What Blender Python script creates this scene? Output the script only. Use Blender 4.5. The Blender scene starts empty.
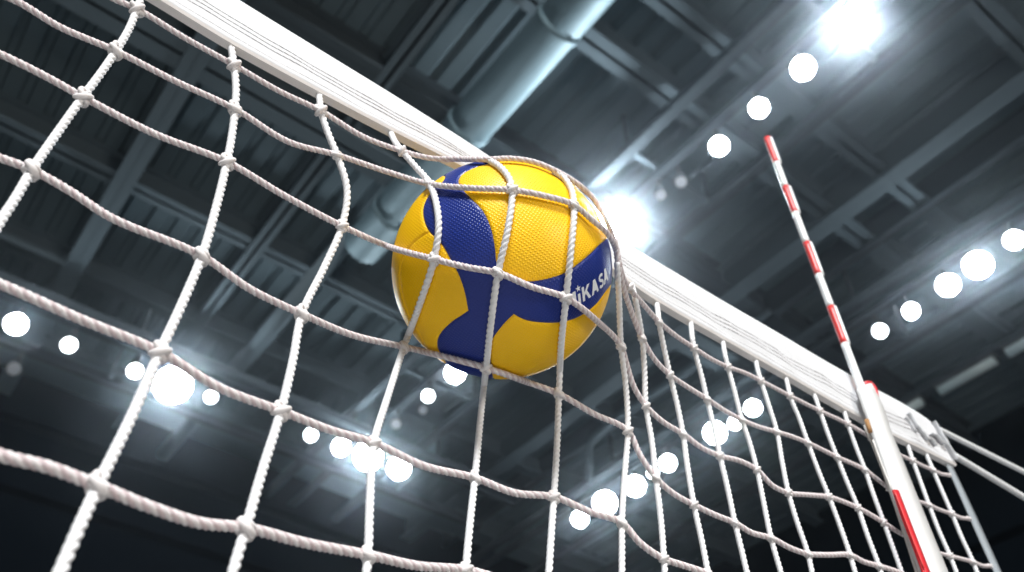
import bpy, bmesh, math, random
import numpy as np
from mathutils import Vector, Matrix
from mathutils.geometry import delaunay_2d_cdt

rnd = random.Random(7)
C = bpy.context.scene.collection
S = bpy.context.scene
S.view_settings.view_transform = 'Standard'
S.view_settings.look = 'None'
S.view_settings.gamma = 1
S.view_settings.use_curve_mapping = False
S.view_settings.exposure = 0.0

# ------------------------------------------------------------------ camera
FPX = 894.0
PITCH = math.radians(45)
AZ = math.radians(52.5)
CAM = Vector((0, -0.5, 1.61))
FH = Vector((math.cos(AZ), math.sin(AZ), 0))
RT = Vector((math.sin(AZ), -math.cos(AZ), 0))
FW = FH * math.cos(PITCH) + Vector((0, 0, math.sin(PITCH)))
UP = -FH * math.sin(PITCH) + Vector((0, 0, math.cos(PITCH)))
cd = bpy.data.cameras.new('camera')
cam = bpy.data.objects.new('camera', cd)
C.objects.link(cam)
cam.matrix_world = Matrix.Translation(CAM) @ Matrix((RT, UP, -FW)).transposed().to_4x4()
cd.sensor_width = 36
cd.lens = 36 * FPX / 1024
cd.clip_start = 0.02
cd.dof.use_dof = True
cd.dof.focus_distance = 0.78
cd.dof.aperture_fstop = (cd.lens / 1000) / 0.0048
S.camera = cam

def ray(x, y):                     # direction seen at a point of the photograph
    return RT * (x - 512) + UP * (286 - y) + FW * FPX
def on_y(x, y, Y=0.0):
    d = ray(x, y)
    return CAM + d * ((Y - CAM.y) / d.y)

# ------------------------------------------------------------------ helpers
def tag(o, label=None, cat=None, group=None, kind=None):
    if label: o['label'] = label
    if cat: o['category'] = cat
    if group: o['group'] = group
    if kind: o['kind'] = kind
    return o

def empty(name, loc, label=None, cat=None, group=None):
    o = bpy.data.objects.new(name, None)
    o.empty_display_size = 0.1
    C.objects.link(o)
    o.location = loc
    return tag(o, label, cat, group)

def put(name, me, mat, parent=None, off=None):
    """link a mesh given in world coordinates; below a parent it keeps its place"""
    o = bpy.data.objects.new(name, me)
    C.objects.link(o)
    if mat is not None and len(me.materials) == 0:
        me.materials.append(mat)
    if parent is not None:
        o.parent = parent
        base = Vector(parent.location)
        q = parent.parent
        while q is not None:
            base += Vector(q.location); q = q.parent
        o.location = (Vector(off) if off is not None else Vector((0, 0, 0))) - base
    elif off is not None:
        o.location = off
    return o

class MB:
    def __init__(s): s.v = []; s.f = []
    def add(s, vs, fs):
        n = len(s.v); s.v += [tuple(v) for v in vs]; s.f += [tuple(n + i for i in f) for f in fs]
    def box(s, c, d, bev=0.0):
        c = Vector(c); hx, hy, hz = d[0] / 2, d[1] / 2, d[2] / 2
        if bev <= 0:
            vs = [c + Vector((x * hx, y * hy, z * hz)) for x in (-1, 1) for y in (-1, 1) for z in (-1, 1)]
            s.add(vs, [(0, 1, 3, 2), (4, 6, 7, 5), (0, 4, 5, 1), (2, 3, 7, 6), (0, 2, 6, 4), (1, 5, 7, 3)])
            return
        bm = bmesh.new()
        bmesh.ops.create_cube(bm, size=1)
        for v in bm.verts: v.co = Vector((v.co.x * d[0], v.co.y * d[1], v.co.z * d[2])) + c
        bmesh.ops.bevel(bm, geom=bm.edges[:], offset=bev, segments=2, affect='EDGES')
        bm.verts.index_update()
        s.add([v.co for v in bm.verts], [[v.index for v in f.verts] for f in bm.faces]); bm.free()
    def tube(s, pts, r, n=10, caps=True):
        pts = [Vector(p) for p in pts]
        rs = r if isinstance(r, (list, tuple)) else [r] * len(pts)
        fr = frames(pts)
        vs = []
        for (p, t, u, w), rr in zip(fr, rs):
            for k in range(n):
                a = 2 * math.pi * k / n
                vs.append(p + (u * math.cos(a) + w * math.sin(a)) * rr)
        fs = [(i * n + k, i * n + (k + 1) % n, (i + 1) * n + (k + 1) % n, (i + 1) * n + k)
              for i in range(len(pts) - 1) for k in range(n)]
        if caps:
            fs += [tuple(reversed(range(n))), tuple(range((len(pts) - 1) * n, len(pts) * n))]
        s.add(vs, fs)
    def mesh(s, name, smooth=False):
        me = bpy.data.meshes.new(name)
        me.from_pydata(s.v, [], s.f); me.update()
        if smooth:
            me.polygons.foreach_set('use_smooth', [True] * len(me.polygons))
        return me

def frames(pts):
    out = []; n = len(pts); u = None
    for i, p in enumerate(pts):
        t = (pts[min(i + 1, n - 1)] - pts[max(i - 1, 0)]).normalized()
        if u is None:
            a = Vector((0, 0, 1)) if abs(t.z) < .9 else Vector((1, 0, 0))
            u = t.cross(a).normalized()
        else:
            u = (u - t * u.dot(t)).normalized()
        out.append((p, t, u, t.cross(u)))
    return out

def catmull(P, step):
    """dense centripetal-like spline through control points (tuples of any length)"""
    P = [np.array(p, float) for p in P]
    Q = [2 * P[0] - P[1]] + P + [2 * P[-1] - P[-2]]
    out = []
    for i in range(1, len(Q) - 2):
        a, b, c, d = Q[i - 1:i + 3]
        L = np.linalg.norm(c - b); m = max(2, int(L / step))
        la, lc = np.linalg.norm(b - a) + 1e-9, np.linalg.norm(d - c) + 1e-9
        L += 1e-9
        mb = ((b - a) / la * L + (c - b)) / 2 * 1.0
        mc = ((d - c) / lc * L + (c - b)) / 2 * 1.0
        for k in range(m):
            t = k / m
            out.append((2*t**3-3*t**2+1)*b + (t**3-2*t**2+t)*mb + (-2*t**3+3*t**2)*c + (t**3-t**2)*mc)
    out.append(P[-1])
    return out

# ------------------------------------------------------------------ materials
def new_mat(name):
    m = bpy.data.materials.new(name); m.use_nodes = True
    nt = m.node_tree
    return m, nt, nt.nodes['Principled BSDF']

def simple(name, col, rough=.5, metal=0.0, noise=None, bump=None, spec=None):
    m, nt, b = new_mat(name)
    b.inputs['Base Color'].default_value = (*col, 1)
    b.inputs['Roughness'].default_value = rough
    b.inputs['Metallic'].default_value = metal
    if spec is not None: b.inputs['Specular IOR Level'].default_value = spec
    tc = nt.nodes.new('ShaderNodeTexCoord')
    if noise:
        sc, amt = noise
        n = nt.nodes.new('ShaderNodeTexNoise'); n.inputs['Scale'].default_value = sc; n.inputs['Detail'].default_value = 6
        r = nt.nodes.new('ShaderNodeMix'); r.data_type = 'RGBA'
        r.inputs[6].default_value = (*[c * (1 - amt) for c in col], 1)
        r.inputs[7].default_value = (*[min(1, c * (1 + amt)) for c in col], 1)
        nt.links.new(tc.outputs['Object'], n.inputs['Vector'])
        nt.links.new(n.outputs['Fac'], r.inputs[0]); nt.links.new(r.outputs[2], b.inputs['Base Color'])
    if bump:
        sc, st, dist = bump
        n2 = nt.nodes.new('ShaderNodeTexNoise'); n2.inputs['Scale'].default_value = sc; n2.inputs['Detail'].default_value = 4
        bp = nt.nodes.new('ShaderNodeBump'); bp.inputs['Strength'].default_value = st; bp.inputs['Distance'].default_value = dist
        nt.links.new(tc.outputs['Object'], n2.inputs['Vector'])
        nt.links.new(n2.outputs['Fac'], bp.inputs['Height']); nt.links.new(bp.outputs['Normal'], b.inputs['Normal'])
    return m

def emit(name, col, strength):
    m, nt, b = new_mat(name)
    b.inputs['Base Color'].default_value = (.9, .9, .9, 1)
    b.inputs['Emission Color'].default_value = (*col, 1)
    b.inputs['Emission Strength'].default_value = strength
    return m

M = {}
M['white_cord'] = simple('white_cord', (.76, .76, .77), .75, noise=(500, .06))
M['braid_cord'] = simple('braid_cord', (.69, .645, .645), .8, noise=(420, .12))
M['braid_dark'] = simple('braid_dark', (.53, .44, .45), .85, noise=(420, .15))
M['knot_cord'] = simple('knot_cord', (.71, .675, .67), .8, noise=(500, .10))
M['canvas'] = simple('canvas', (.63, .635, .65), .8, noise=(9, .04), bump=(22, .5, .006))
M['canvas_hem'] = simple('canvas_hem', (.70, .67, .65), .8, bump=(90, .3, .002))
M['stitch'] = simple('stitch', (.50, .48, .50), .9)
M['sleeve'] = simple('sleeve', (.70, .70, .695), .75, noise=(14, .03), bump=(40, .25, .003))
M['sleeve_seam'] = simple('sleeve_seam', (.80, .77, .73), .8, noise=(60, .12))
M['smudge'] = simple('smudge', (.56, .57, .59), .8, noise=(80, .25))
M['red'] = simple('red', (.62, .02, .03), .4)
M['rod_white'] = simple('rod_white', (.85, .87, .88), .35)
M['rod_red'] = simple('rod_red', (.72, .06, .06), .35)
M['cable'] = simple('cable', (.70, .71, .72), .55, noise=(120, .15))
M['steel_pole'] = simple('steel_pole', (.35, .38, .42), .35, .8)
M['rust'] = simple('rust', (.38, .20, .08), .8)

def ball_mat(name, col, rough):
    m, nt, b = new_mat(name)
    b.inputs['Base Color'].default_value = (*col, 1)
    b.inputs['Roughness'].default_value = rough
    b.inputs['Specular IOR Level'].default_value = .35
    uv = nt.nodes.new('ShaderNodeUVMap')
    v = nt.nodes.new('ShaderNodeTexVoronoi'); v.voronoi_dimensions = '2D'
    v.inputs['Scale'].default_value = 36; v.inputs['Randomness'].default_value = 0.12
    mp = nt.nodes.new('ShaderNodeMapping'); mp.inputs['Rotation'].default_value = (0, 0, .6)
    nt.links.new(uv.outputs['UV'], mp.inputs['Vector']); nt.links.new(mp.outputs['Vector'], v.inputs['Vector'])
    rp = nt.nodes.new('ShaderNodeMapRange'); rp.inputs[1].default_value = .1; rp.inputs[2].default_value = .38
    rp.inputs[3].default_value = 1; rp.inputs[4].default_value = 0
    nt.links.new(v.outputs['Distance'], rp.inputs[0])
    bp = nt.nodes.new('ShaderNodeBump'); bp.inputs['Strength'].default_value = .55; bp.inputs['Distance'].default_value = .0006
    nt.links.new(rp.outputs[0], bp.inputs['Height']); nt.links.new(bp.outputs['Normal'], b.inputs['Normal'])
    return m
M['ball_yellow'] = ball_mat('ball_yellow', (1.0, .56, .002), .40)
M['ball_blue'] = ball_mat('ball_blue', (.012, .030, .215), .36)
M['ink'] = simple('ink', (.80, .83, .86), .5)

# hall
M['deck'] = simple('deck', (.120, .165, .188), .75, .0, spec=.2, noise=(1.3, .12))
M['beam'] = simple('beam', (.125, .165, .19), .8, .0, spec=.15, noise=(2.0, .08))
M['beam_dark'] = simple('beam_dark', (.075, .095, .108), .9, .0, spec=.05)
M['duct'] = simple('duct', (.11, .17, .195), .62, .4, noise=(3, .12))
M['wall'] = simple('wall', (.004, .007, .011), 1.0, spec=.05, noise=(.6, .2))
M['floor'] = simple('floor', (.05, .065, .08), .5, noise=(1.5, .12))
M['court'] = simple('court', (.31, .30, .29), .5, noise=(1.5, .1))
M['housing'] = simple('housing', (.10, .11, .12), .5, .4)
M['lens_off'] = simple('lens_off', (.75, .80, .85), .25)
M['strip_lens'] = simple('strip_lens', (.62, .74, .75), .35)
M['lamp'] = emit('lamp', (.84, .94, 1.0), 80)
M['lamp_bright'] = emit('lamp_bright', (.84, .94, 1.0), 210)
M['lamp_glare'] = emit('lamp_glare', (.86, .94, 1.0), 640)
M['lamp_weak'] = emit('lamp_weak', (.88, .96, 1.0), 16)

# ------------------------------------------------------------------ ball placement
BR = 0.105
_d = ray(502, 269.3).normalized()
BC = CAM + _d * (BR / math.sin(math.atan(110.3 / FPX)))

def hit_ball(x, y, R):
    d = ray(x, y).normalized(); oc = CAM - BC
    b = oc.dot(d); c = oc.dot(oc) - R * R; q = b * b - c
    if q < 0: return None, d
    return -b - math.sqrt(q), d

# depth of the net along a line of sight: on the ball where it wraps it, easing to the flat net away from it
RC = BR + 0.0032
def net_point(x, y, ease=1.0, lift=0.0):
    t, d = hit_ball(x, y, RC + lift)
    if t is not None:
        return CAM + d * t
    oc = BC - CAM; D = oc.length
    ang = math.acos(max(-1, min(1, d.dot(oc) / D))); a0 = math.asin(RC / D)
    tt = math.sqrt(D * D - RC * RC)
    plane = (0 - CAM.y) / d.y
    w = math.exp(-(ang / a0 - 1) / .55) * ease
    t = plane + (tt - plane) * w
    fx = max(0, min(1, (470 - x) / 420)); fy = max(0, min(1, (y - 130) / 400))
    t *= 1 - .13 * fx * fy
    return CAM + d * t

def rope_mesh(name, pts, r, strands=3, pitch=None, depth=.16, n=16, per=6, mats=None):
    """a laid rope: a tube whose lobes wind round its run"""
    pitch = pitch or 7.0 * r
    P = [Vector(p) for p in pts]
    L = [0]
    for a, b in zip(P, P[1:]): L.append(L[-1] + (b - a).length)
    ds = pitch / per; m = max(3, int(L[-1] / ds))
    Q = []; j = 0
    for i in range(m + 1):
        s = L[-1] * i / m
        while j < len(L) - 2 and L[j + 1] < s: j += 1
        k = (s - L[j]) / max(1e-9, L[j + 1] - L[j])
        Q.append(P[j].lerp(P[j + 1], k))
    fr = frames(Q); vs = []
    for i, (p, t, u, w) in enumerate(fr):
        ph = 2 * math.pi * (L[-1] * i / m) / (pitch * strands) 
        for k in range(n):
            a = 2 * math.pi * k / n
            rr = r * (1 - depth + depth * abs(math.cos(strands * (a - ph) / 2)) * 1.6)
            vs.append(p + (u * math.cos(a) + w * math.sin(a)) * rr)
    fs = [(i * n + k, i * n + (k + 1) % n, (i + 1) * n + (k + 1) % n, (i + 1) * n + k) for i in range(m) for k in range(n)]
    fs += [tuple(reversed(range(n))), tuple(range(m * n, (m + 1) * n))]
    mb = MB(); mb.add(vs, fs)
    me = mb.mesh(name, True)
    if mats:                                   # every other yarn has the second tone
        for q in mats: me.materials.append(q)
        idx = np.zeros(len(me.polygons), int)
        for i in range(m):
            ph = 2 * math.pi * (L[-1] * (i + .5) / m) / (pitch * strands)
            for k in range(n):
                a = 2 * math.pi * (k + .5) / n
                idx[i * n + k] = int(math.floor(strands * (a - ph) / (2 * math.pi) + .5)) % 2
        me.polygons.foreach_set('material_index', idx)
    return me

# ------------------------------------------------------------------ the net
NET = empty('volleyball_net', (0.6, 0, 1.43),
            'white rope volleyball net under a canvas top band, stretched around the pushed-in ball', 'net')

# canvas top band: (x, bottom z, top z)
band = [(-1.3, 2.357, 2.43), (-.6, 2.357, 2.43), (-.019, 2.357, 2.43), (.054, 2.355, 2.429), (.146, 2.360, 2.429), (.228, 2.367, 2.429), (.326, 2.378, 2.426),
        (.40, 2.380, 2.421), (.48, 2.368, 2.419), (.555, 2.347, 2.4185), (.600, 2.343, 2.4195), (.713, 2.344, 2.421), (.831, 2.346, 2.425), (.953, 2.347, 2.428),
        (1.054, 2.351, 2.434), (1.14, 2.359, 2.440), (1.19, 2.363, 2.438), (1.217, 2.366, 2.430)]
bc = catmull(band, .012)
TB = .0036                                     # half thickness
def wr(x, k): return (math.sin(x * 37 + k) + .6 * math.sin(x * 71 + 2.1 * k) + .5 * math.sin(x * 133 + k * k)) * .0011
cross = []
mb = MB(); ncs = 0
NZ = 14
for p in bc:
    x, zb, zt = p
    amp = .5 + .5 * min(1, max(0, (x - .5) / .3)) + (1.2 if x > 1.05 else 0)
    sec = []
    for i in range(NZ + 1):                    # front, bottom to top
        f = i / NZ
        bow = -.0022 * math.sin(math.pi * f)
        hem = -.0012 if f < .12 else 0
        sec.append((x, -TB * (1 if f < .85 else 1 - (f - .85) * 2.5) + bow + hem + wr(x + f * .03, 3 * f) * amp * math.sin(math.pi * min(1, f * 1.1)), zb + (zt - zb) * f))
    for i in range(NZ, -1, -1):                # back, top to bottom
        f = i / NZ
        sec.append((x, TB * (1 if f < .85 else 1 - (f - .85) * 2.5) + .0015 * math.sin(math.pi * f), zb + (zt - zb) * f))
    ncs = len(sec); mb.v += sec
nb = len(bc)
mb.f = [(i * ncs + k, (i + 1) * ncs + k, (i + 1) * ncs + (k + 1) % ncs, i * ncs + (k + 1) % ncs) for i in range(nb - 1) for k in range(ncs)]
mb.f += [tuple(range(ncs)), tuple(range((nb - 1) * ncs, nb * ncs))[::-1]]
put('top_band', mb.mesh('top_band', True), M['canvas'], NET)

def band_at(x):
    for a, b in zip(bc, bc[1:]):
        if a[0] <= x <= b[0]:
            k = (x - a[0]) / max(1e-9, b[0] - a[0]); q = a * (1 - k) + b * k
            return q[1], q[2]
    return bc[-1][1], bc[-1][2]

# bottom hem of the band
mb = MB()
for p in bc:
    x, zb, zt = p
    mb.v += [(x, -.0056, zb + .0010), (x, -.0042, zb - .0018), (x, .0042, zb - .0018), (x, .0056, zb + .0010)]
mb.f = [(i * 4 + k, i * 4 + k + 1, (i + 1) * 4 + k + 1, (i + 1) * 4 + k) for i in range(nb - 1) for k in range(3)]
mb.f += [(i * 4 + 3, i * 4, (i + 1) * 4, (i + 1) * 4 + 3) for i in range(nb - 1)]
put('bottom_hem', mb.mesh('bottom_hem'), M['canvas_hem'], NET)

# stitch lines on the camera side of the band: short threads
for fz in (.13, .29, .37, .45):
    mb = MB()
    x = -.9 if fz > .2 else -.9
    while x < 1.2:
        zb, zt = band_at(x)
        z = zb + (zt - zb) * fz + .0006 * math.sin(x * 50)
        amp = .5 + .5 * min(1, max(0, (x - .5) / .3)) + (1.2 if x > 1.05 else 0)
        y = -TB - .0022 * math.sin(math.pi * fz) + wr(x + fz * .03, 3 * fz) * amp * math.sin(math.pi * min(1, fz * 1.1)) - (.0012 if fz < .12 else 0)
        mb.box((x, y - .0001, z), (.0060, .0008, .0008))
        x += .0066
    put('stitching', mb.mesh('stitching'), M['stitch'], NET)

# ------- cords, traced as pixel paths of the photograph and laid on the net's own surface
VC = {  # vertical cords: control points, rows met
 0: ([(150, -28), (143, -8), (137, 9), (129, 29), (116, 51), (101, 73), (83, 97), (58, 132), (32, 170), (15, 199), (0, 222), (-40, 296), (-90, 392), (-150, 520), (-185, 620)], .0034),
 1: ([(231, 46), (232.5, 55), (234, 65), (236, 88), (235, 109), (232, 135), (227, 162), (216, 208), (202, 256), (182, 304), (160, 352), (130, 420), (98, 486), (60, 572), (30, 650)], .0036),
 2: ([(319, 94), (320, 102), (321, 111), (328, 133), (337, 155), (347, 190), (342, 226), (324, 268), (302, 314), (293, 360), (281, 411), (262, 472), (246, 528), (233, 572), (218, 650)], .0035),
 3: ([(391, 133), (395, 142), (402, 151), (415, 166), (430, 184), (438.5, 220), (434, 259), (419, 306), (404, 347), (388, 396), (374, 443), (370, 500), (368, 555), (365, 590), (362, 650)], .0033),
 4: ([(486, 158.5), (499, 166), (509, 178), (512, 189), (508, 228), (498, 273), (491, 322), (486, 368), (480, 424), (475, 478), (470, 524), (466, 570), (463, 650)], .0032),
 5: ([(554, 171), (565, 179), (572, 191), (574, 205), (571, 250), (566, 298), (561, 346), (559, 394), (557, 446), (554, 497), (551, 540), (549, 572), (545, 650)], .0032),
 6: ([(617, 264), (619, 300), (621, 346), (626, 388), (628, 431), (624.5, 478), (622, 523), (622, 548), (622, 572), (621, 650)], .0031),
 7: ([(632, 284), (637, 308), (642, 338), (644.5, 370), (646, 406), (652, 442), (656, 478), (661, 520), (664, 559), (665, 575), (669, 650)], .0031),
 8: ([(657, 304), (658, 312), (659, 322), (664, 348), (670, 375), (677, 404), (683, 434), (688, 470), (694, 505), (702, 542), (708, 573), (722, 650)], .0031),
 9: ([(691, 323), (692, 335), (694, 348), (701, 374), (707, 399), (714, 428), (720, 456), (728, 490), (735, 523), (741, 548), (747, 573), (765, 650)], .0031),
 10: ([(723, 342), (725, 354), (728, 367), (735, 393), (742, 420), (750, 444), (757, 470), (764, 504), (771, 538), (776, 556), (781, 573), (800, 650)], .0030),
 11: ([(756, 361), (758, 371), (761, 381), (769, 406), (777, 432), (782, 461), (788.5, 493), (797, 522), (808, 554), (812, 572), (832, 650)], .0030),
 12: ([(786, 378), (788, 386), (790, 396), (799, 418), (808, 443), (818, 470), (829, 497), (840, 526), (850, 555), (855, 572), (880, 650)], .0030),
 13: ([(814, 394), (817, 402), (820, 411), (828, 434), (837, 457), (847, 482), (858, 508), (868, 537), (879, 566), (882, 575), (908, 650)], .0030),
 14: ([(844, 411), (846, 417), (848, 424), (856, 447), (865, 470), (874, 496), (884, 523), (893, 548), (902, 573), (932, 650)], .0030),
 16: ([(907, 443), (910, 452), (913, 461), (921, 483), (929, 505), (939, 531), (950, 556), (957, 574), (985, 650)], .0030),
 17: ([(926, 454), (930, 463), (933, 470), (942, 491), (952, 514), (962, 538), (973, 562), (978, 575), (1008, 650)], .0030),
}
HC = {  # horizontal cords
 'A': [(70, -30), (112, -2), (137, 9), (185, 38), (234, 65), (279, 91), (321, 111), (364, 137), (402, 151), (430, 158), (460, 159), (486, 159.5), (510, 158.5), (534, 162), (554, 170), (574, 181.5), (593, 198), (607, 222), (616, 246), (619.5, 264), (623, 277), (629, 288), (642, 303), (659, 322), (676, 336), (694, 348), (711, 359), (728, 367), (745, 373), (761, 381), (790, 396), (820, 411), (848, 424), (860, 431), (871, 438), (879, 446)],
 'A2': [(893, 451), (902, 456), (913, 461), (923, 466), (933, 470), (941, 474), (949, 475)],
 'B': [(-60, -24), (14, 0), (60, 27), (116, 51), (175, 81), (235, 109), (289, 142), (337, 155), (388, 172), (430, 184), (470, 188), (512, 190), (545, 196), (574, 205), (592, 220), (607, 233), (615.5, 248), (618, 264), (622, 283), (630, 308), (642, 338), (655, 360), (670, 375), (689, 388), (707, 399), (725, 411), (742, 420), (759, 427), (777, 432), (793, 437), (808, 443), (837, 457), (865, 470), (878, 480), (889, 488), (894, 491)],
 'B2': [(912, 500), (920, 502), (929, 505), (940, 510), (952, 514), (961, 518), (969, 518.5)],
 'C': [(-60, 30), (0, 54), (45, 76), (83, 97), (155, 134), (227, 162), (285, 196), (342, 226), (390, 247), (434, 259), (466, 267), (498, 273), (532, 287), (566, 298), (598, 322), (621, 346), (626, 362), (634, 387), (646, 406), (663, 422), (683, 434), (702, 448), (720, 456), (740, 461), (757, 470), (773, 486), (788.5, 493), (808, 495), (829, 497), (844, 502), (858, 508), (871, 515), (884, 523), (898, 532), (910, 538), (916, 540)],
 'C2': [(934, 551), (942, 554), (950, 556), (962, 559), (973, 562), (983, 566), (990, 566)],
 'D': [(-60, 140), (0, 158), (32, 170), (70, 191), (110, 217), (202, 256), (250, 289), (302, 314), (352, 335), (404, 347), (446, 357), (486, 368), (524, 381), (559, 394), (594, 414), (628, 431), (640, 455), (656, 478), (674, 494), (694, 505), (715, 515), (735, 523), (752, 533), (771, 538), (790, 548), (808, 554), (829, 555), (850, 555), (864, 562), (879, 566), (895, 571), (912, 578)],
 'E': [(-60, 262), (0, 284), (80, 319), (160, 352), (220, 388), (281, 411), (330, 430), (374, 443), (424, 466), (475, 478), (515, 493), (554, 497), (590, 512), (622, 523), (640, 543), (664, 559), (685, 566), (708, 574), (735, 590), (770, 605)],
 'F': [(-60, 430), (0, 455), (48, 467), (98, 486), (150, 507), (200, 523), (246, 528), (305, 543), (368, 555), (418, 566), (466, 570), (510, 582), (560, 592)],
}
for k, (pts, r) in VC.items():
    r *= .87
    d = catmull(pts, 4.0)
    s = 0; P = []
    attached = k not in (0, 4, 5, 6)
    for i, q in enumerate(d):
        if i: s += np.linalg.norm(d[i] - d[i - 1])
        ease = min(1, s / 14) if attached else 1
        P.append(net_point(q[0], q[1], ease))
    if k == 4: P = [Vector((.40, .002, 2.382)), Vector((.392, .0, 2.365))] + P
    if k == 5: P = [Vector((.472, .002, 2.370)), Vector((.468, 0, 2.352))] + P
    if k == 6: P = [Vector((.545, .002, 2.350)), Vector((.543, 0, 2.34))] + P
    if attached and k: P = [P[0] + Vector((0, .001, .006))] + P
    put('vertical_cord', rope_mesh('vertical_cord', P, r, 3, r * 2.0, .22), M['white_cord'], NET)
HR = {'A': .0029, 'B': .0030, 'C': .0031, 'D': .0032, 'E': .0034, 'F': .0036, 'A2': .0028, 'B2': .0028, 'C2': .0028}
HR = {k: v * .86 for k, v in HR.items()}
for k, pts in HC.items():
    P = [net_point(q[0], q[1], 1, .0012) for q in catmull(pts, 4.0)]
    put('horizontal_cord', rope_mesh('horizontal_cord', P, HR[k], 4, HR[k] * 1.45, .20, mats=[M['braid_cord'], M['braid_dark']]), None, NET)

# ------- knots: two turns of the cross cord round the upright one, three kinds reused
def knot_mesh(seed):
    g = random.Random(seed); mb = MB()
    # local frame: x across, y toward the viewer's back, z along the upright cord; unit = cord radius
    for (cz, tilt, yaw, R1, R2) in ((.95, .50, .3, 1.55, 1.35), (-.95, .42, -.35, 1.6, 1.4)):
        tilt += g.uniform(-.15, .15); yaw += g.uniform(-.2, .2)
        pts = []
        for i in range(21):
            a = 2 * math.pi * i / 20
            v = Vector((R1 * math.cos(a), R2 * math.sin(a), .25 * math.sin(2 * a + seed)))
            v.rotate(Matrix.Rotation(tilt, 3, 'Y')); v.rotate(Matrix.Rotation(yaw, 3, 'X'))
            pts.append(v + Vector((0, 0, cz)))
        mb.tube(pts, .74, 10, False)
    # the crossing strand over the front
    a = 1.0 if seed % 2 else -1.0
    pts = [Vector((-1.9 * a, -.5, -1.1)), Vector((-1.1 * a, -1.5, -.7)), Vector((0, -1.95, 0)), Vector((1.1 * a, -1.5, .7)), Vector((1.9 * a, -.5, 1.1))]
    pts = [Vector(tuple(p)) for p in catmull([tuple(p) for p in pts], .4)]
    mb.tube(pts, [.6 + .35 * math.sin(math.pi * i / (len(pts) - 1)) for i in range(len(pts))], 10)
    me = mb.mesh('knot', True); me.materials.append(M['knot_cord'])
    return me
KM = [knot_mesh(i) for i in (1, 2, 3, 4)]
KN = [  # (x, y, dx, dy of the upright cord there)
 (137, 9, 0, -1), (116, 51, 1, -2), (83, 97, 1.2, -2), (32, 170, 1, -1.6),
 (234, 65, 0, -1), (235, 109, 0, -1), (227, 162, .2, -1), (202, 256, .4, -1), (160, 352, .42, -1), (98, 486, .44, -1),
 (321, 111, -.2, -1), (337, 155, -.4, -1), (342, 226, .25, -1), (302, 314, .4, -1), (281, 411, .3, -1), (246, 528, .27, -1),
 (402, 151, -.6, -1), (430, 184, -.4, -1), (434, 259, .3, -1), (404, 347, .35, -1), (374, 443, .2, -1), (368, 555, 0, -1),
 (512, 189.5, 0, -1), (498, 273, .17, -1), (486, 368, .1, -1), (475, 478, .1, -1), (466, 570, .1, -1),
 (574, 205, 0, -1), (566, 298, .1, -1), (559, 394, .05, -1), (554, 497, .05, -1),
 (621, 346, -.05, -1), (628, 431, 0, -1), (622, 523, 0, -1),
 (629, 288, -.2, -1), (642, 338, -.12, -1), (646, 406, -.06, -1), (656, 478, -.1, -1), (664, 559, -.05, -1),
 (659, 322, -.15, -1), (670, 375, -.2, -1), (683, 434, -.2, -1), (694, 505, -.17, -1), (708, 573, -.2, -1),
 (694, 348, -.2, -1), (707, 399, -.25, -1), (720, 456, -.23, -1), (735, 523, -.22, -1),
 (728, 367, -.25, -1), (742, 420, -.28, -1), (757, 470, -.26, -1), (771, 538, -.25, -1),
 (761, 381, -.28, -1), (777, 432, -.28, -1), (788.5, 493, -.25, -1), (808, 554, -.3, -1),
 (790, 396, -.32, -1), (808, 443, -.38, -1), (829, 497, -.38, -1), (850, 555, -.33, -1),
 (820, 411, -.32, -1), (837, 457, -.38, -1), (858, 508, -.38, -1), (879, 566, -.36, -1),
 (848, 424, -.34, -1), (865, 470, -.36, -1), (884, 523, -.36, -1),
 (871, 438, -.36, -1), (889, 488, -.36, -1), (910, 538, -.36, -1),
 (913, 461, -.36, -1), (929, 505, -.38, -1), (950, 556, -.4, -1),
 (933, 470, -.36, -1), (952, 514, -.4, -1), (973, 562, -.4, -1), (949, 475, -.4, -1), (969, 518.5, -.4, -1), (990, 566, -.4, -1)]
KNOTS = []
for i, (x, y, dx, dy) in enumerate(KN):
    p = net_point(x, y)
    z = (RT * dx - UP * dy).normalized()
    view = (p - CAM).normalized()
    z = (z - view * z.dot(view) + view * .12).normalized()
    yv = (view - z * view.dot(z)).normalized()
    xv = yv.cross(z)
    r = .00235 + (.0005 if x < 330 else 0) - (.0003 if x > 640 else 0)
    if i in (74, 75, 76, 77, 78) and x in (949, 969, 990): r *= .7
    o = bpy.data.objects.new('knot', KM[i % 4]); C.objects.link(o)
    o.parent = NET
    p = p - view * .0012
    o.matrix_basis = Matrix.Translation(p - Vector(NET.location)) @ Matrix((xv, yv, z)).transposed().to_4x4() @ Matrix.Scale(r, 4)
    KNOTS.append(o)

# ------- white side band holding the antenna (part of the net) and clear edge strap, tension cords
def strip_px(name, left, right, y0, th, mat, parent, step=8):
    """a flat strap with thickness between two traced edges"""
    a = catmull(left, step); b = catmull(right, step)
    n = max(len(a), len(b)); mb = MB()
    def at(c, f):
        q = f * (len(c) - 1); i = min(int(q), len(c) - 2); return c[i] + (c[i + 1] - c[i]) * (q - i)
    for i in range(n):
        f = i / (n - 1)
        p = on_y(*at(a, f), y0); q = on_y(*at(b, f), y0)
        m = (p + q) / 2
        mb.v += [p + Vector((0, th * .3, 0)), p * .94 + m * .06 - Vector((0, th * .35, 0)), m - Vector((0, th * .6, 0)), q * .94 + m * .06 - Vector((0, th * .35, 0)), q + Vector((0, th * .3, 0)), m + Vector((0, th * .5, 0))]
    k = 6
    mb.f = [(i * k + j, (i + 1) * k + j, (i + 1) * k + (j + 1) % k, i * k + (j + 1) % k) for i in range(n - 1) for j in range(k)]
    mb.f += [tuple(range(k)), tuple(range((n - 1) * k, n * k))[::-1]]
    return put(name, mb.mesh(name, True), mat, parent)
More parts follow.
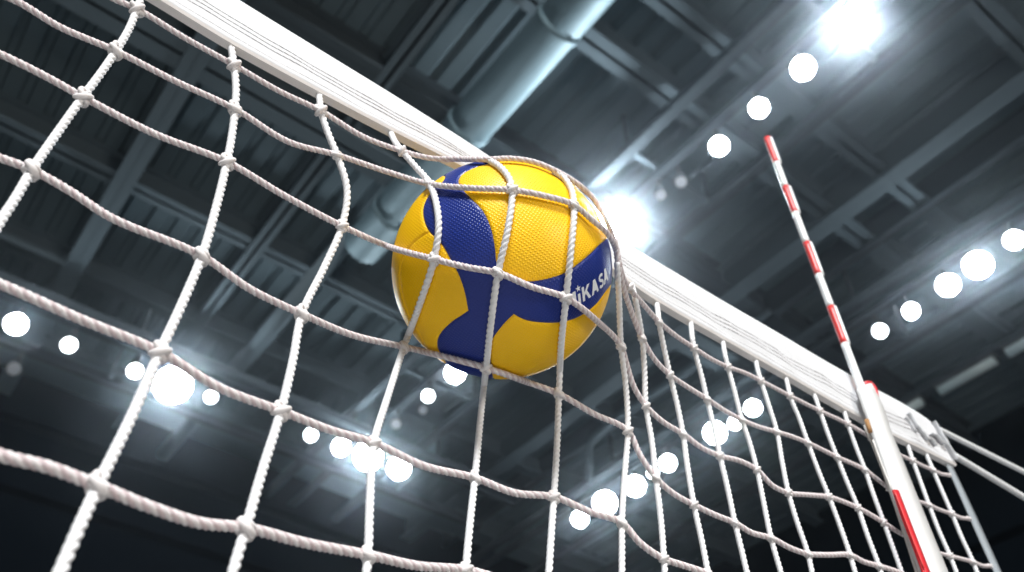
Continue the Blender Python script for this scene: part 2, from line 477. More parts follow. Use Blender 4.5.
strip_px('side_band', [(864, 425), (879, 462), (896, 510), (914, 566), (942, 650)], [(873, 425), (890, 462), (908, 510), (927, 566), (956, 650)], -.008, .004, M['sleeve_seam'], NET)
STR = strip_px('edge_strap', [(944, 460), (958, 491), (976, 532), (995, 574), (1030, 650)], [(950, 462), (964, 491), (983, 532), (1002, 574), (1038, 650)], 0, .003, None, NET)
m, nt, b = new_mat('clear_strap')
b.inputs['Base Color'].default_value = (.55, .6, .64, 1); b.inputs['Roughness'].default_value = .25; b.inputs['Alpha'].default_value = .45
STR.data.materials.append(m)
POST = on_y(1215, 600, 0).x
mb = MB()
P = [on_y(938, 429), on_y(985, 452.5), on_y(1040, 480)]
d = (P[2] - P[1]).normalized(); P += [P[2] + d * .9]
put('tension_cord', rope_mesh('tension_cord', P, .0042, 3, .012, .07), M['cable'], NET)
P = [on_y(945, 450), on_y(985, 474), on_y(1030, 501)]
d = (P[2] - P[1]).normalized(); P += [P[2] + d * .92]
put('tension_cord', rope_mesh('tension_cord', P, .0047, 3, .011, .14), M['cable'], NET)
# worn tape at the end of the band
for (ax, az, bx, bz, w) in ((1.115, 2.412, 1.135, 2.385, .005), (1.135, 2.385, 1.165, 2.378, .004), (1.165, 2.40, 1.20, 2.392, .003), (1.10, 2.40, 1.118, 2.376, .004), (1.19, 2.43, 1.214, 2.372, .0035)):
    mb = MB(); n = 8; vs = []
    for i in range(n + 1):
        f = i / n; x = ax + (bx - ax) * f; z = az + (bz - az) * f + .003 * math.sin(f * 9 + ax * 90)
        ww = .5 * w * (.35 + .65 * math.sin(math.pi * f)) / 2
        vs += [(x - .3 * ww, -.0108, z - ww), (x, -.0125, z), (x + .3 * ww, -.0108, z + ww), (x, -.004, z)]
    mb.add(vs, [(i * 4 + j, (i + 1) * 4 + j, (i + 1) * 4 + (j + 1) % 4, i * 4 + (j + 1) % 4) for i in range(n) for j in range(4)])
    put('tape_crease', mb.mesh('tape_crease', True), M['smudge'], NET)

# ------------------------------------------------------------------ antenna
ANT = empty('net_antenna', on_y(868, 392, -.014), 'red and white striped antenna rod rising above the net in a white sleeve', 'antenna')
AY = -.016
def rod(name, a, b, r, mat, y=AY):
    pts = [on_y(a[0] + (b[0] - a[0]) * i / 8, a[1] + (b[1] - a[1]) * i / 8, y) for i in range(9)]
    mb = MB(); mb.tube(pts, r, 14)
    return put(name, mb.mesh(name, True), mat, ANT)
def rp(yy): return (767 + (yy - 138) * .377, yy)
segs = [(138, 163, 'rod_red'), (163, 187, 'rod_white'), (187, 213, 'rod_red'), (213, 243, 'rod_white'), (243, 275, 'rod_red'), (275, 307, 'rod_white'), (307, 344, 'rod_red'), (344, 400, 'rod_white')]
for a, b_, mm in segs:
    rod('rod_stripe', rp(a), rp(b_), .0058, M[mm])
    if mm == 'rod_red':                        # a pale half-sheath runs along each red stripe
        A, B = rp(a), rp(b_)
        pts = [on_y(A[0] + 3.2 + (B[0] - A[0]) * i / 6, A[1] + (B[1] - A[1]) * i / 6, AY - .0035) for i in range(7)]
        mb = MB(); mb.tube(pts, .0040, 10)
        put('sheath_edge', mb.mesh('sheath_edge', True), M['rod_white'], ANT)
strip_px('sleeve', [(857.5, 388), (867.5, 417), (876, 442), (883, 462), (892.5, 491), (905, 525), (922, 574), (950, 650)],
         [(870, 384), (882, 408), (889, 430), (901, 460), (923, 515), (947, 574), (978, 650)], -.019, .010, M['sleeve'], ANT, 6)
# red strap of the rod showing at the slit, red loop at the top
strip_px('red_strap', [(892.5, 490), (902, 517), (912, 543), (922, 570), (948, 640)], [(898, 491), (908, 517), (918, 543), (928.5, 570), (955, 640)], -.0265, .0045, M['red'], ANT, 6)
pts = [on_y(*q, -.0295) for q in catmull([(894.5, 491), (903.5, 515), (913.5, 541), (924, 568)], 5)]
mb = MB(); mb.tube(pts, .0010, 8); put('strap_seam', mb.mesh('strap_seam', True), M['rod_red'], ANT)
pts = [on_y(*q, -.015) for q in catmull([(863, 388), (866, 383.5), (870, 383.5), (874.5, 389), (876.5, 398)], 2)]
mb = MB(); mb.tube(pts, .0036, 12); put('red_loop', mb.mesh('red_loop', True), M['red'], ANT)
pts = [on_y(*q, -.0265) for q in catmull([(873, 440), (882, 465), (892, 490)], 5)]
mb = MB(); mb.tube(pts, .0011, 8); put('sleeve_seam', mb.mesh('sleeve_seam', True), M['sleeve_seam'], ANT)
pts = [on_y(*q, -.026) for q in [(866.5, 420), (868.5, 426), (870.5, 432)]]
mb = MB(); mb.tube(pts, .0032, 8); put('rusty_clip', mb.mesh('rusty_clip', True), M['rust'], ANT)

# ------------------------------------------------------------------ ball: panels laid out on the angle chart seen from the camera
AX = (CAM - BC).normalized()
EX = (RT - AX * RT.dot(AX)).normalized()
EY = AX.cross(EX)                                # up in the picture
def chart(x, y, th=None):
    t, d = hit_ball(x, y, BR)
    if t is None or th is not None:
        v = ray(x, y) / FPX - FW; v0 = ray(502, 269) / FPX - FW
        dd = v - v0; ph = math.atan2(dd.dot(UP), dd.dot(RT)); a = math.radians(th if th else 83)
    else:
        n = (CAM + d * t - BC) / BR
        a = math.acos(max(-1, min(1, n.dot(AX)))); ph = math.atan2(n.dot(EY), n.dot(EX))
    return np.array((a * math.cos(ph), a * math.sin(ph)))
RING = 128
def curve(pts, start, end):
    c = []
    if start: c += [chart(*start, RING), chart(*start, 105)]
    c += [chart(*p) for p in pts]
    if end: c += [chart(*end, 105), chart(*end, RING)]
    return c
P_ = curve([(488, 163), (478, 166), (468, 170), (461, 174.5), (458, 180), (461.5, 188), (472, 199), (483, 211), (491, 229), (495, 249), (496.5, 263), (501, 271.5), (512, 277.5), (527, 281.5), (545, 279.5), (564, 273.5), (586, 258), (602, 243)], (490, 160), (612, 236))
Qa = curve([(443, 180), (434, 188.5), (427, 197), (422.5, 208), (424, 222), (429, 231.5)], (440, 175), None)
Qb = [chart(*p) for p in [(429, 231.5), (437, 239), (444.5, 249), (452, 263), (458, 274), (464, 291), (468, 311)]]
Qc = curve([(468, 311), (460, 316.5), (453, 321), (445, 328), (439, 335.5), (436.5, 343), (438, 351), (443, 358)], None, (445, 366))
Sa = curve([(492, 373), (490.5, 362), (490.5, 351), (492.5, 340), (498.5, 331), (507, 321), (514, 314.5)], (494, 379), None)
Sb = curve([(514, 314.5), (520, 318), (528, 321), (542, 323), (559, 323), (578, 318), (596, 305.5), (607, 291)], None, (613, 280))
Tc = curve([(429, 231.5), (415, 241), (406, 252), (400.5, 266), (400, 282), (404, 302), (412, 321), (421, 336)], None, (426, 350))
def sm(c, st=.02): return catmull(c, st)
P_, Sb, Qc, Tc = sm(P_), sm(Sb), sm(Qc), sm(Tc)
Q1 = sm(Qa + Qb[1:]); 
k = min(range(len(Q1)), key=lambda i: np.linalg.norm(Q1[i] - Qa[-1]))
Tc[0] = Q1[k]
Sa = sm(Sa); Q = Q1 + Qc[1:]; S_ = Sa + Sb[1:]
def arc(a, b, ccw):
    r = math.radians(RING); p0 = math.atan2(a[1], a[0]); p1 = math.atan2(b[1], b[0])
    if ccw:
        while p1 < p0: p1 += 2 * math.pi
    else:
        while p1 > p0: p1 -= 2 * math.pi
    n = max(2, int(abs(p1 - p0) * r / .05))
    return [np.array((r * math.cos(p0 + (p1 - p0) * i / n), r * math.sin(p0 + (p1 - p0) * i / n))) for i in range(1, n)]
rev = lambda c: c[::-1]
# y is up in the chart: P ends right, Q runs down the left, S runs bottom to right
polys = [
 ('blue_panel', P_ + arc(P_[-1], S_[-1], False) + rev(S_) + arc(S_[0], Q[-1], False) + rev(Q) + arc(Q[0], P_[0], False)),
 ('yellow_panel', P_ + arc(P_[-1], P_[0], True)),
 ('yellow_panel', Q[:k + 1] + Tc[1:] + arc(Tc[-1], Q[0], False)),
 ('yellow_panel', Q[k:] + arc(Q[-1], Tc[-1], False) + rev(Tc)[:-1]),
 ('yellow_panel', S_ + arc(S_[-1], S_[0], False)),
]
def in_poly(px, poly):
    x, y = px[:, 0], px[:, 1]; ins = np.zeros(len(px), bool); n = len(poly); j = n - 1
    for i in range(n):
        xi, yi = poly[i]; xj, yj = poly[j]
        if yi != yj:
            c = ((yi > y) != (yj > y)) & (x < (xj - xi) * (y - yi) / (yj - yi) + xi); ins ^= c
        j = i
    return ins
def seg_dist(px, poly):
    best = np.full(len(px), 9.0); n = len(poly)
    for i in range(n):
        a = poly[i]; b = poly[(i + 1) % n]; ab = b - a; L = ab.dot(ab) + 1e-12
        t = np.clip(((px - a) @ ab) / L, 0, 1)
        d = np.linalg.norm(px - (a + t[:, None] * ab), axis=1); best = np.minimum(best, d)
    return best
def sphere_pt(c, R, back=False):
    a = math.hypot(c[0], c[1]); ph = math.atan2(c[1], c[0])
    if back: a = math.pi - a
    return BC + (EX * math.cos(ph) * math.sin(a) + EY * math.sin(ph) * math.sin(a) + AX * math.cos(a)) * R
BALL = empty('volleyball', BC - Vector((0, 0, BR)), 'yellow and blue volleyball caught in the net just below the top band', 'ball')
def panel(name, poly, back=False):
    poly = [np.array(p) for p in poly]
    q = []                                         # drop near-duplicate points
    for p in poly:
        if not q or np.linalg.norm(p - q[-1]) > .004: q.append(p)
    if np.linalg.norm(q[0] - q[-1]) < .004: q.pop()
    poly = q; arr = np.array(poly)
    lo, hi = arr.min(0) - .05, arr.max(0) + .05
    st = .034
    gx, gy = np.meshgrid(np.arange(lo[0], hi[0], st), np.arange(lo[1], hi[1], st * .866))
    gx = gx + (np.arange(gx.shape[0])[:, None] % 2) * st / 2
    g = np.stack([gx.ravel(), gy.ravel()], 1)
    tg = np.roll(arr, -1, 0) - np.roll(arr, 1, 0); tg /= (np.linalg.norm(tg, axis=1)[:, None] + 1e-9)
    nm = np.stack([-tg[:, 1], tg[:, 0]], 1)
    ex = [g]
    for off in (.007, .015, .026):
        ex += [arr + nm * off, arr - nm * off]
    cand = np.concatenate(ex)
    cand = cand[in_poly(cand, poly)]
    dist = seg_dist(cand, poly)
    keep = np.concatenate([np.ones(0, bool), dist > .0055]); cand = cand[keep]; dist = dist[keep]
    n = len(poly)
    vs = [Vector(p) for p in poly] + [Vector(p) for p in cand]
    res = delaunay_2d_cdt(vs, [(i, (i + 1) % n) for i in range(n)], [], 1, 1e-7)
    v2 = np.array([tuple(v) for v in res[0]]); tris = res[2]
    cen = np.array([v2[list(t)].mean(0) for t in tris]); ok = in_poly(cen, poly)
    dd = seg_dist(v2, poly)
    verts = []
    for c, d in zip(v2, dd):
        R = BR - .0011 * math.exp(-(d / .011) ** 2)
        verts.append(sphere_pt(c, R, back))
    faces = [tuple(t) if not back else tuple(reversed(t)) for t, o in zip(tris, ok) if o]
    me = bpy.data.meshes.new(name); me.from_pydata(verts, [], faces); me.update()
    me.polygons.foreach_set('use_smooth', [True] * len(me.polygons))
    uv = me.uv_layers.new(name='UVMap'); data = np.zeros(len(me.loops) * 2)
    li = np.zeros(len(me.loops), int); me.loops.foreach_get('vertex_index', li)
    data[0::2] = v2[li, 0]; data[1::2] = v2[li, 1]; uv.data.foreach_set('uv', data)
    return put(name, me, M['ball_blue' if 'blue' in name else 'ball_yellow'], BALL)
PAN = [panel(n_, p_) for n_, p_ in polys]
rb = math.pi - math.radians(RING)
half = [np.array((rb * math.cos(a), rb * math.sin(a))) for a in np.linspace(0, math.pi, 60)]
swirl = [np.array((-rb + 2 * rb * t, -.25 * rb * math.sin(2 * math.pi * t))) for t in np.linspace(0, 1, 50)][1:-1]
other = [np.array((rb * math.cos(a), rb * math.sin(a))) for a in np.linspace(math.pi, 2 * math.pi, 60)]
panel('yellow_panel', half + swirl, True)
panel('blue_panel', other + swirl[::-1], True)

# lettering on the blue arm
p0 = (lambda t, d: (CAM + d * t - BC).normalized())(*hit_ball(566, 310, BR))
p1 = (lambda t, d: (CAM + d * t - BC).normalized())(*hit_ball(608.5, 278.5, BR))
tan = (p1 - p0 * p0.dot(p1)).normalized(); bn = tan.cross(p0)
if bn.dot(UP) < 0: bn = -bn
def on_ball(u, v):
    c = p0 * math.cos(u / BR) + tan * math.sin(u / BR)
    return BC + (c * math.cos(v / BR) + bn * math.sin(v / BR)) * (BR + .00018)
LB = MB()
def poly2(pts):
    """a flat outline cut fine and laid on the ball"""
    n = len(pts); A = np.array(pts); q = []
    for i in range(n):
        a, b_ = A[i], A[(i + 1) % n]; m_ = max(1, int(np.linalg.norm(b_ - a) / .0012))
        q += [a + (b_ - a) * j / m_ for j in range(m_)]
    res = delaunay_2d_cdt([Vector(p) for p in q], [(i, (i + 1) % len(q)) for i in range(len(q))], [], 1, 1e-9)
    v2 = np.array([tuple(v) for v in res[0]]); cen = np.array([v2[list(t)].mean(0) for t in res[2]])
    ok = in_poly(cen, q)
    LB.add([on_ball(*v) for v in v2], [tuple(t) for t, o in zip(res[2], ok) if o])
def stroke(pts, w):
    for a, b_ in zip(pts, pts[1:]):
        a, b_ = np.array(a), np.array(b_); t = (b_ - a) / np.linalg.norm(b_ - a); nn = np.array((-t[1], t[0])) * w / 2
        a2, b2 = a - t * w * .12, b_ + t * w * .12
        poly2([a2 - nn, b2 - nn, b2 + nn, a2 + nn])
H = .0138; W_ = .0030
us = math.acos(max(-1, min(1, p0.dot(p1)))) * BR / .0685
def X(*pts): return [(p[0] * us, p[1]) for p in pts]
sl = .0012
poly2(X((0, 0), (.0030, 0), (.0030, .0088), (.0056, .0036), (.0066, .0036), (.0092, .0088), (.0092, 0), (.0122, 0), (.0122, H), (.0090, H), (.0061, .0078), (.0032, H), (0, H)))
poly2(X((.0144, 0), (.0174, 0), (.0174, .0098), (.0144, .0098)))
star = []
for i in range(10):
    a = math.pi / 2 + i * math.pi / 5; r = .0034 if i % 2 == 0 else .0014
    star.append((.0159 * us + r * math.cos(a), .0147 + r * math.sin(a)))
poly2(star)
poly2(X((.0198, 0), (.0228, 0), (.0228, .0046), (.0242, .0064), (.0278, 0), (.0314, 0), (.0263, .0086), (.0310, H), (.0274, H), (.0228, .0082), (.0228, H), (.0198, H)))
def letterA(o):
    poly2(X((o, 0), (o + .0031, 0), (o + .0040, .0030), (o + .0076, .0030), (o + .0085, 0), (o + .0116, 0), (o + .0076, H), (o + .0040, H)))
letterA(.0324)
sp = [(.0536, .0112), (.0520, .0124), (.0494, .0124), (.0474, .0113), (.0474, .0090), (.0492, .0075), (.0518, .0066), (.0534, .0050), (.0534, .0028), (.0518, .0014), (.0490, .0013), (.0468, .0026)]
stroke([(a * us, b_) for a, b_ in sp], .0028)
letterA(.0552)
put('lettering', LB.mesh('lettering'), M['ink'], PAN[0])

# ------------------------------------------------------------------ hall
def struct(name, mb, mat, smooth=False):
    o = put(name, mb.mesh(name, smooth), mat); o['kind'] = 'structure'; return o
ZD = 10.45                                            # underside of the roof deck
mb = MB()                                             # ribbed steel roof deck, ribs run away from the net
x = -15.0; n = 0
prof = [(0, 0), (.17, 0), (.20, .05), (.27, .05), (.30, 0)]
while x < 16:
    for (a, za), (b_, zb_) in zip(prof, prof[1:]):
        mb.add([(x + a, -17, ZD + za), (x + b_, -17, ZD + zb_), (x + b_, 16, ZD + zb_), (x + a, 16, ZD + za)], [(0, 3, 2, 1)])
    x += .30
mb.box((0.5, -.5, ZD + .2), (31, 33, .1))
struct('ceiling', mb, M['deck'])
mb = MB(); mb.box((.5, -.5, -.05), (31, 33, .1)); struct('floor', mb, M['floor'])
mb = MB(); mb.box((-3.4, 0, .01), (10.4, 20, .02)); o = struct('floor_court', mb, M['court'])
mb = MB(); mb.box((.5, 12.7, 5.2), (31, .2, 10.4)); mb.box((.5, 12.5, 9.6), (31, .3, .14)); mb.box((.5, 12.5, 8.55), (31, .3, .14)); struct('wall_back', mb, M['wall'])
mb = MB(); mb.box((13.6, -.5, 5.2), (.2, 33, 10.4)); mb.box((13.4, -.5, 8.66), (.3, 33, .3)); struct('wall_right', mb, M['wall'])
mb = MB(); mb.box((-14.6, -.5, 5.2), (.2, 33, 10.4)); struct('wall_left', mb, M['wall'])
mb = MB(); mb.box((.5, -16.6, 5.2), (31, .2, 10.4)); struct('wall_front', mb, M['wall'])

def ibeam(axis, pos, a, b, z, w, h, mat, name='roof_beam'):
    mb = MB(); t = .03
    L = b - a; c = (a + b) / 2
    for (dz, ww, hh) in ((t / 2, w, t), (h - t / 2, w, t), (h / 2, .04, h)):
        if axis == 'x': mb.box((c, pos, z + dz), (L, ww, hh))
        else: mb.box((pos, c, z + dz), (ww, L, hh))
    o = struct(name, mb, mat); return o
# beams that run with the net (along x)
for y, w, mt, z in ((.1, .26, 'beam', 10.0), (2.05, .24, 'beam', 10.1), (2.85, .27, 'beam', 10.1), (4.55, .24, 'beam_dark', 10.05), (5.5, .42, 'beam', 9.95),
                    (7.7, .22, 'beam', 10.1), (9.6, .22, 'beam', 10.1), (11.75, .40, 'beam', 10.0), (-2, .25, 'beam', 10.1), (-5, .25, 'beam', 10.1)):
    ibeam('x', y, -14.4, 13.4, z, w, ZD - z + .02, M[mt])
# beams across (along y)
for x, w, mt, z in ((-3.5, .22, 'beam', 9.9), (.38, .24, 'beam', 9.9), (2.12, .18, 'beam', 10.0), (7.5, .24, 'beam', 9.9), (8.35, .12, 'beam_dark', 10.05)):
    ibeam('y', x, -16.4, 12.5, z, w, ZD - z, M[mt])

# lighting gantries: two rails, cross bars and a lamp rail
def gantry(axis, pos, half, a, b, z, rail, label):
    root = empty('lighting_gantry', (pos, (a + b) / 2, z) if axis == 'y' else ((a + b) / 2, pos, z), label, 'gantry', None)
    def bx(mb, u, v, zz, du, dv, dz):
        if axis == 'y': mb.box((v, u, zz), (dv, du, dz))
        else: mb.box((u, v, zz), (du, dv, dz))
    for s in (-1, 1):
        mb = MB()
        bx(mb, (a + b) / 2, pos + s * half, z + .06, b - a, .13, .12)
        put('rail', mb.mesh('rail'), M['beam_dark'], root)
    mb = MB(); bx(mb, (a + b) / 2, rail, z + .02, b - a, .12, .08)
    put('lamp_rail', mb.mesh('lamp_rail'), M['beam_dark'], root)
    u = a + .9
    while u < b:
        mb = MB(); bx(mb, u, pos, z + .09, .07, 2 * half, .06); u += 2.4
        put('cross_bar', mb.mesh('cross_bar'), M['beam'], root)
    u = a + .9
    while u < b:
        for s in (-1, 1):
            mb = MB(); bx(mb, u, pos + s * half, (z + ZD + .1) / 2 + .02, .04, .04, ZD - z - .05); put('hanger', mb.mesh('hanger'), M['beam_dark'], root)
        u += 4.8
gantry('y', 5.385, .66, -7, 12.5, 9.75, 5.20, 'grey steel lighting gantry whose lamps run from antenna tip down behind the ball')
gantry('y', 9.39, .58, -7, 12.5, 9.75, 9.07, 'grey steel lighting gantry whose lamps run behind the band right of the antenna')
gantry('x', 10.24, .60, -9, 8.0, 9.55, 9.86, 'grey steel lighting gantry carrying the lamps behind the lower left net')

# spiral duct
DU = empty('air_duct', (3.08, 3, 9.6), 'shiny round silver air duct under the roof, behind the top band', 'duct')
mb = MB(); mb.tube([(3.08, -12, 9.75), (3.08, 6.55, 9.75)], .25, 32); put('duct_pipe', mb.mesh('duct_pipe', True), M['duct'], DU)
for y in np.arange(-11.2, 6.5, 1.55):
    mb = MB(); mb.tube([(3.08, y - .035, 9.75), (3.08, y + .035, 9.75)], .268, 32); put('duct_collar', mb.mesh('duct_collar', True), M['duct'], DU)
mb = MB()
for y in np.arange(-10.5, 6.3, 3.1): mb.tube([(3.08, y, 9.98), (3.08, y, ZD + .05)], .015, 8)
put('hanger', mb.mesh('hanger'), M['beam_dark'], DU)
mb = MB(); mb.tube([(2.92, 6.55, 9.9), (2.92, 12.55, 9.9)], .12, 20)
tag(put('ceiling_pipe', mb.mesh('ceiling_pipe', True), M['beam']), 'grey pipe running on from the end of the silver duct, left of the ball', 'pipe')
# bent conduit below the roof right of the ball
pts = [Vector(tuple(p)) for p in catmull([(8.2, 4.4, 10.0), (8.2, 6.2, 10.0), (8.2, 7.9, 10.0), (8.2, 8.15, 9.9), (8.2, 8.2, 9.6), (8.2, 8.2, 9.2)], .1)]
mb = MB(); mb.tube(pts, .055, 12)
tag(put('bent_conduit', mb.mesh('bent_conduit', True), M['beam']), 'grey conduit bending downward under the roof, seen just below the ball', 'conduit')
# strip lights on their trunking
mb = MB(); mb.box((11.2, 3, 9.86), (.20, 19, .10))
tag(put('light_trunking', mb.mesh('light_trunking'), M['beam_dark']), 'long dark trunking carrying the strip lights, above the right end of the net', 'trunking')
for i, (a, b_, lab) in enumerate(((1.75, 2.95, 'pale unlit strip light at the right edge, above the tension cords'), (3.08, 4.06, 'pale unlit strip light directly above the end of the top band'), (4.30, 5.25, 'pale unlit strip light just above the red loop of the antenna'))):
    a = (a + .5) * .965 - .5; b_ = (b_ + .5) * .965 - .5
    r = empty('strip_light', (11.2, (a + b_) / 2, 9.76), lab, 'strip light', 'strip lights on the trunking')
    mb = MB(); mb.box((11.2, (a + b_) / 2, 9.785), (.20, b_ - a, .05), .01); put('casing', mb.mesh('casing'), M['housing'], r)
    mb = MB(); mb.tube([(11.2, a + .03, 9.73), (11.2, b_ - .03, 9.73)], .075, 14); put('diffuser', mb.mesh('diffuser', True), M['strip_lens'], r)

# floodlights
def flood_meshes():
    mb = MB(); n = 28; prof = [(.0, .30), (.10, .30), (.55, .20), (.86, .10), (1.0, .06), (1.0, -.06), (.9, -.06), (.88, .0)]
    vs = []
    for r, z in prof:
        for k in range(n):
            a = 2 * math.pi * k / n; vs.append((r * math.cos(a), r * math.sin(a), z if r else z))
    mb.add(vs, [(i * n + k, i * n + (k + 1) % n, (i + 1) * n + (k + 1) % n, (i + 1) * n + k) for i in range(len(prof) - 1) for k in range(n)])
    for k in range(12):
        a = 2 * math.pi * k / 12; c, s = math.cos(a), math.sin(a)
        mb.add([(c * .25 - s * .02, s * .25 + c * .02, .5), (c * .8 - s * .02, s * .8 + c * .02, .3), (c * .8 - s * .02, s * .8 + c * .02, .12), (c * .25 - s * .02, s * .25 + c * .02, .2),
                (c * .25 + s * .02, s * .25 - c * .02, .5), (c * .8 + s * .02, s * .8 - c * .02, .3), (c * .8 + s * .02, s * .8 - c * .02, .12), (c * .25 + s * .02, s * .25 - c * .02, .2)],
               [(0, 1, 2, 3), (7, 6, 5, 4), (0, 4, 5, 1), (1, 5, 6, 2), (3, 2, 6, 7), (0, 3, 7, 4)])
    hm = mb.mesh('housing')
    mb = MB(); vs = [(0, 0, -.10)]; fs = []
    for j, (r, z) in enumerate(((.35, -.09), (.7, -.06), (.89, -.0))):
        for k in range(n):
            a = 2 * math.pi * k / n; vs.append((r * math.cos(a), r * math.sin(a), z))
    fs += [(0, 1 + (k + 1) % n, 1 + k) for k in range(n)]
    for j in range(2):
        fs += [(1 + j * n + k, 1 + j * n + (k + 1) % n, 1 + (j + 1) * n + (k + 1) % n, 1 + (j + 1) * n + k) for k in range(n)]
    mb.add(vs, fs)
    lm = mb.mesh('lens', True)
    return hm, lm
HM, LM = flood_meshes(); HM.materials.append(M['housing']); LM.materials.append(M['lamp'])
LMB = LM.copy(); LMB.materials.clear(); LMB.materials.append(M['lamp_bright'])
LMG = LM.copy(); LMG.materials.clear(); LMG.materials.append(M['lamp_glare'])
LMW = LM.copy(); LMW.materials.clear(); LMW.materials.append(M['lamp_weak'])
LM2 = LM.copy(); LM2.materials.clear(); LM2.materials.append(M['lens_off'])
def onz(x, y, Z):
    d = ray(x, y); return CAM + d * ((Z - CAM.z) / d.z)
NLIT = []
def flood(px, py, rpx, label, lit=True, aim=None, group=None, rail=9.75):
    cls = rpx; rpx *= .92
    p = onz(px, py, rail - .28)
    R = rpx * (p - CAM).dot(FW) / FPX
    p = onz(px, py, rail - max(.28, R * .95 + .06)); R = rpx * (p - CAM).dot(FW) / FPX
    r = empty('floodlight', p, label, 'floodlight', group)
    tgt = Vector((rnd.uniform(-1, 3), rnd.uniform(-2.5, 1.5), 1.2)) if aim is None else Vector(aim)
    zax = (p - tgt).normalized(); q = zax.to_track_quat('Z', 'Y')
    for nm, me in (('housing', HM), ('lens', (LMG if cls in (21, 23) else LMB if cls > 15 else LM if cls > 9 else LMW) if lit else LM2)):
        o = bpy.data.objects.new(nm, me); C.objects.link(o); o.parent = r
        o.rotation_mode = 'QUATERNION'; o.rotation_quaternion = q; o.scale = (R, R, R)
    mb = MB(); rt = q @ Vector((1, 0, 0))
    zt = rail - .02 - p.z
    a = [rt * R * 1.05, rt * R * 1.05 + zax * R * .6, Vector((0, 0, zt - .05)), -rt * R * 1.05 + zax * R * .6, -rt * R * 1.05]
    mb.tube(a, .018, 8); mb.tube([Vector((0, 0, zt - .08)), Vector((0, 0, zt))], .03, 8)
    o = bpy.data.objects.new('yoke', mb.mesh('yoke')); C.objects.link(o); o.data.materials.append(M['housing']); o.parent = r
    if lit: NLIT.append(p)
    return r
R1 = [(850, 25, 21, 'largest lit floodlight at the top, above and right of the antenna tip'),
      (803, 68, 14.5, 'lit floodlight second from the top on the antenna-tip gantry, below the largest'),
      (759, 108, 11.5, 'lit floodlight just above the tip of the antenna'),
      (719, 146, 11.5, 'lit floodlight just left of the antenna tip, lowest before the ball glare'),
      (615, 225, 23, 'big lit floodlight glaring at the right edge of the ball, behind the top band'),
      (455, 373, 12, 'lit floodlight touching the bottom blue panel of the ball'),
      (428, 396, 7.5, 'small lit floodlight just below left of the one under the ball')]
R2 = [(1014, 240, 11, 'lit floodlight cut by the right edge, uppermost of the row right of antenna'),
      (978, 265, 16, 'largest lit floodlight in the row right of the antenna'),
      (948, 285, 13, 'lit floodlight just left of the largest one right of the antenna'),
      (911, 311, 9.5, 'lit floodlight second closest to the antenna in the right-hand row'),
      (880, 331, 8.5, 'small lit floodlight closest to the right of the antenna, above its red loop'),
      (753, 408, 9.5, 'lit floodlight behind the net nearest the top band left of the antenna'),
      (735, 423, 8, 'small lit floodlight wedged between two larger ones behind the right net'),
      (715, 433, 13, 'large lit floodlight behind the net, lower left of the small wedged one'),
      (668, 463, 9.5, 'lit floodlight alone between two cords, right of the two big lower ones'),
      (653, 473, 6.5, 'small lit floodlight on a knot between two larger lamps below the ball'),
      (635, 486, 12, 'big lit floodlight crossed by an upright cord, below right of the ball'),
      (605, 503, 14, 'biggest lit floodlight on the lower net, next above the lowest lamp'),
      (580, 519, 9.5, 'lowest lit floodlight, at the bottom end of the row below the ball')]
RL = [(16, 324, 12.5, 'leftmost lit floodlight, at the left edge behind the net'),
      (69, 345, 9, 'small oval lit floodlight second from the left edge'),
      (135, 371, 9, 'small lit floodlight just left of the bright one on the left'),
      (173, 385, 22, 'brightest big floodlight on the lower left, beside a knot'),
      (211, 397, 7.5, 'small oval lit floodlight just right of the brightest one on lower left'),
      (311, 435, 8, 'small oval lit floodlight right of a knot, first of the middle four'),
      (341, 447, 10.5, 'lit floodlight second of the four behind the lower middle net'),
      (368, 456, 17, 'biggest of the four lit floodlights behind the lower middle net'),
      (399, 468, 13.5, 'rightmost of the four lit floodlights behind the lower middle net')]
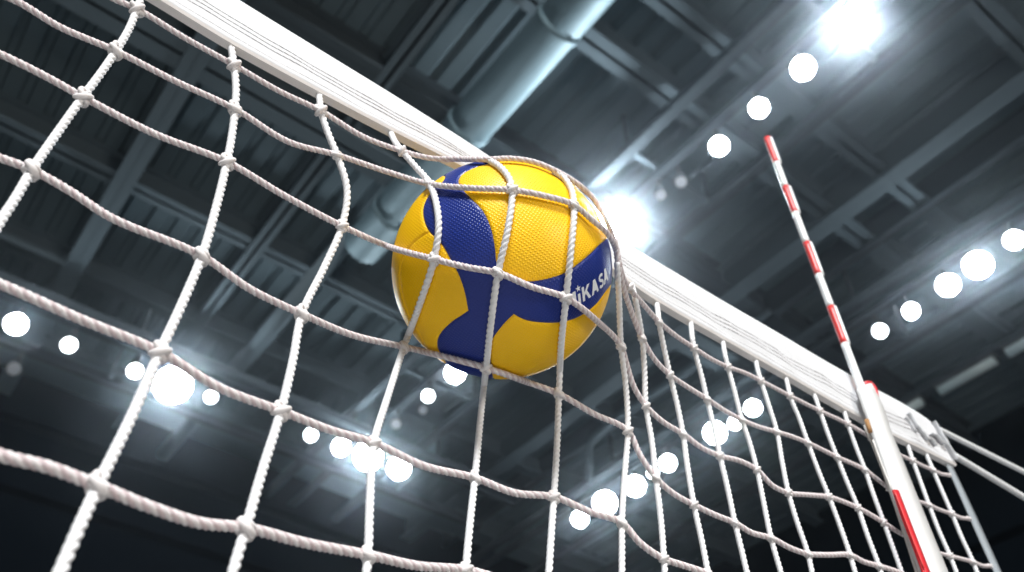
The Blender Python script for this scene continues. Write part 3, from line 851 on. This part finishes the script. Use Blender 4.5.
for g, rl, rows in (('floodlights from the antenna tip down to the ball', 9.75, R1), ('floodlights in the row behind the right half of net', 9.75, R2), ('floodlights on the lower left gantry', 9.55, RL)):
    for x, y, r, lab in rows: flood(x, y, r, lab, True, None, g, rl)
for x, y, r, lab in ((681, 182, 7, 'dim unlit floodlight between the antenna tip and the glaring lamp by the ball'),
                     (661, 195, 6, 'dim unlit floodlight close to the right of the glaring lamp by the ball'),
                     (423, 410, 5, 'dim unlit floodlight under the small lamp below left of the ball'),
                     (396, 424, 6, 'dim unlit floodlight above the four lamps behind the lower middle net'),
                     (14, 369, 8, 'dim unlit floodlight near the left edge under the leftmost lamp')):
    flood(x, y, r, lab, False, None, 'unlit floodlights', 9.55 if x == 14 else 9.75)

# net post that the tension cords run to (stands just outside the picture)
# ------------------------------------------------------------------ light
def area(name, loc, tgt, size, power, col=(1, 1, 1), sy=None):
    l = bpy.data.lights.new(name, 'AREA'); l.energy = power; l.size = size; l.color = col
    if sy: l.shape = 'RECTANGLE'; l.size_y = sy
    o = bpy.data.objects.new(name, l); C.objects.link(o); o.location = loc
    o.rotation_euler = (Vector(tgt) - Vector(loc)).to_track_quat('-Z', 'Y').to_euler()
    return o
area('unseen_key_light', (-4.0, -6.5, 9.2), (.5, 0, 2.2), 2.2, 1850, (.97, .99, 1))  # added soft key from behind the camera, brightens band, cords and ball; source unseen
area('added_warm_fill', (2.5, -8.0, 3.4), (.5, 0, 2.2), 2.0, 340, (1, .93, .85))  # added low fill for the ball's underside, warm in place of floor bounce
w = bpy.data.worlds.new('world'); S.world = w; w.use_nodes = True
w.node_tree.nodes['Background'].inputs[0].default_value = (.02, .025, .03, 1)

# thin haze hanging in the hall
nt = w.node_tree
vs = nt.nodes.new('ShaderNodeVolumeScatter'); vs.inputs['Density'].default_value = .0034; vs.inputs['Anisotropy'].default_value = .965
vs.inputs['Color'].default_value = (.76, .87, 1, 1)
nt.links.new(vs.outputs['Volume'], nt.nodes['World Output'].inputs['Volume'])
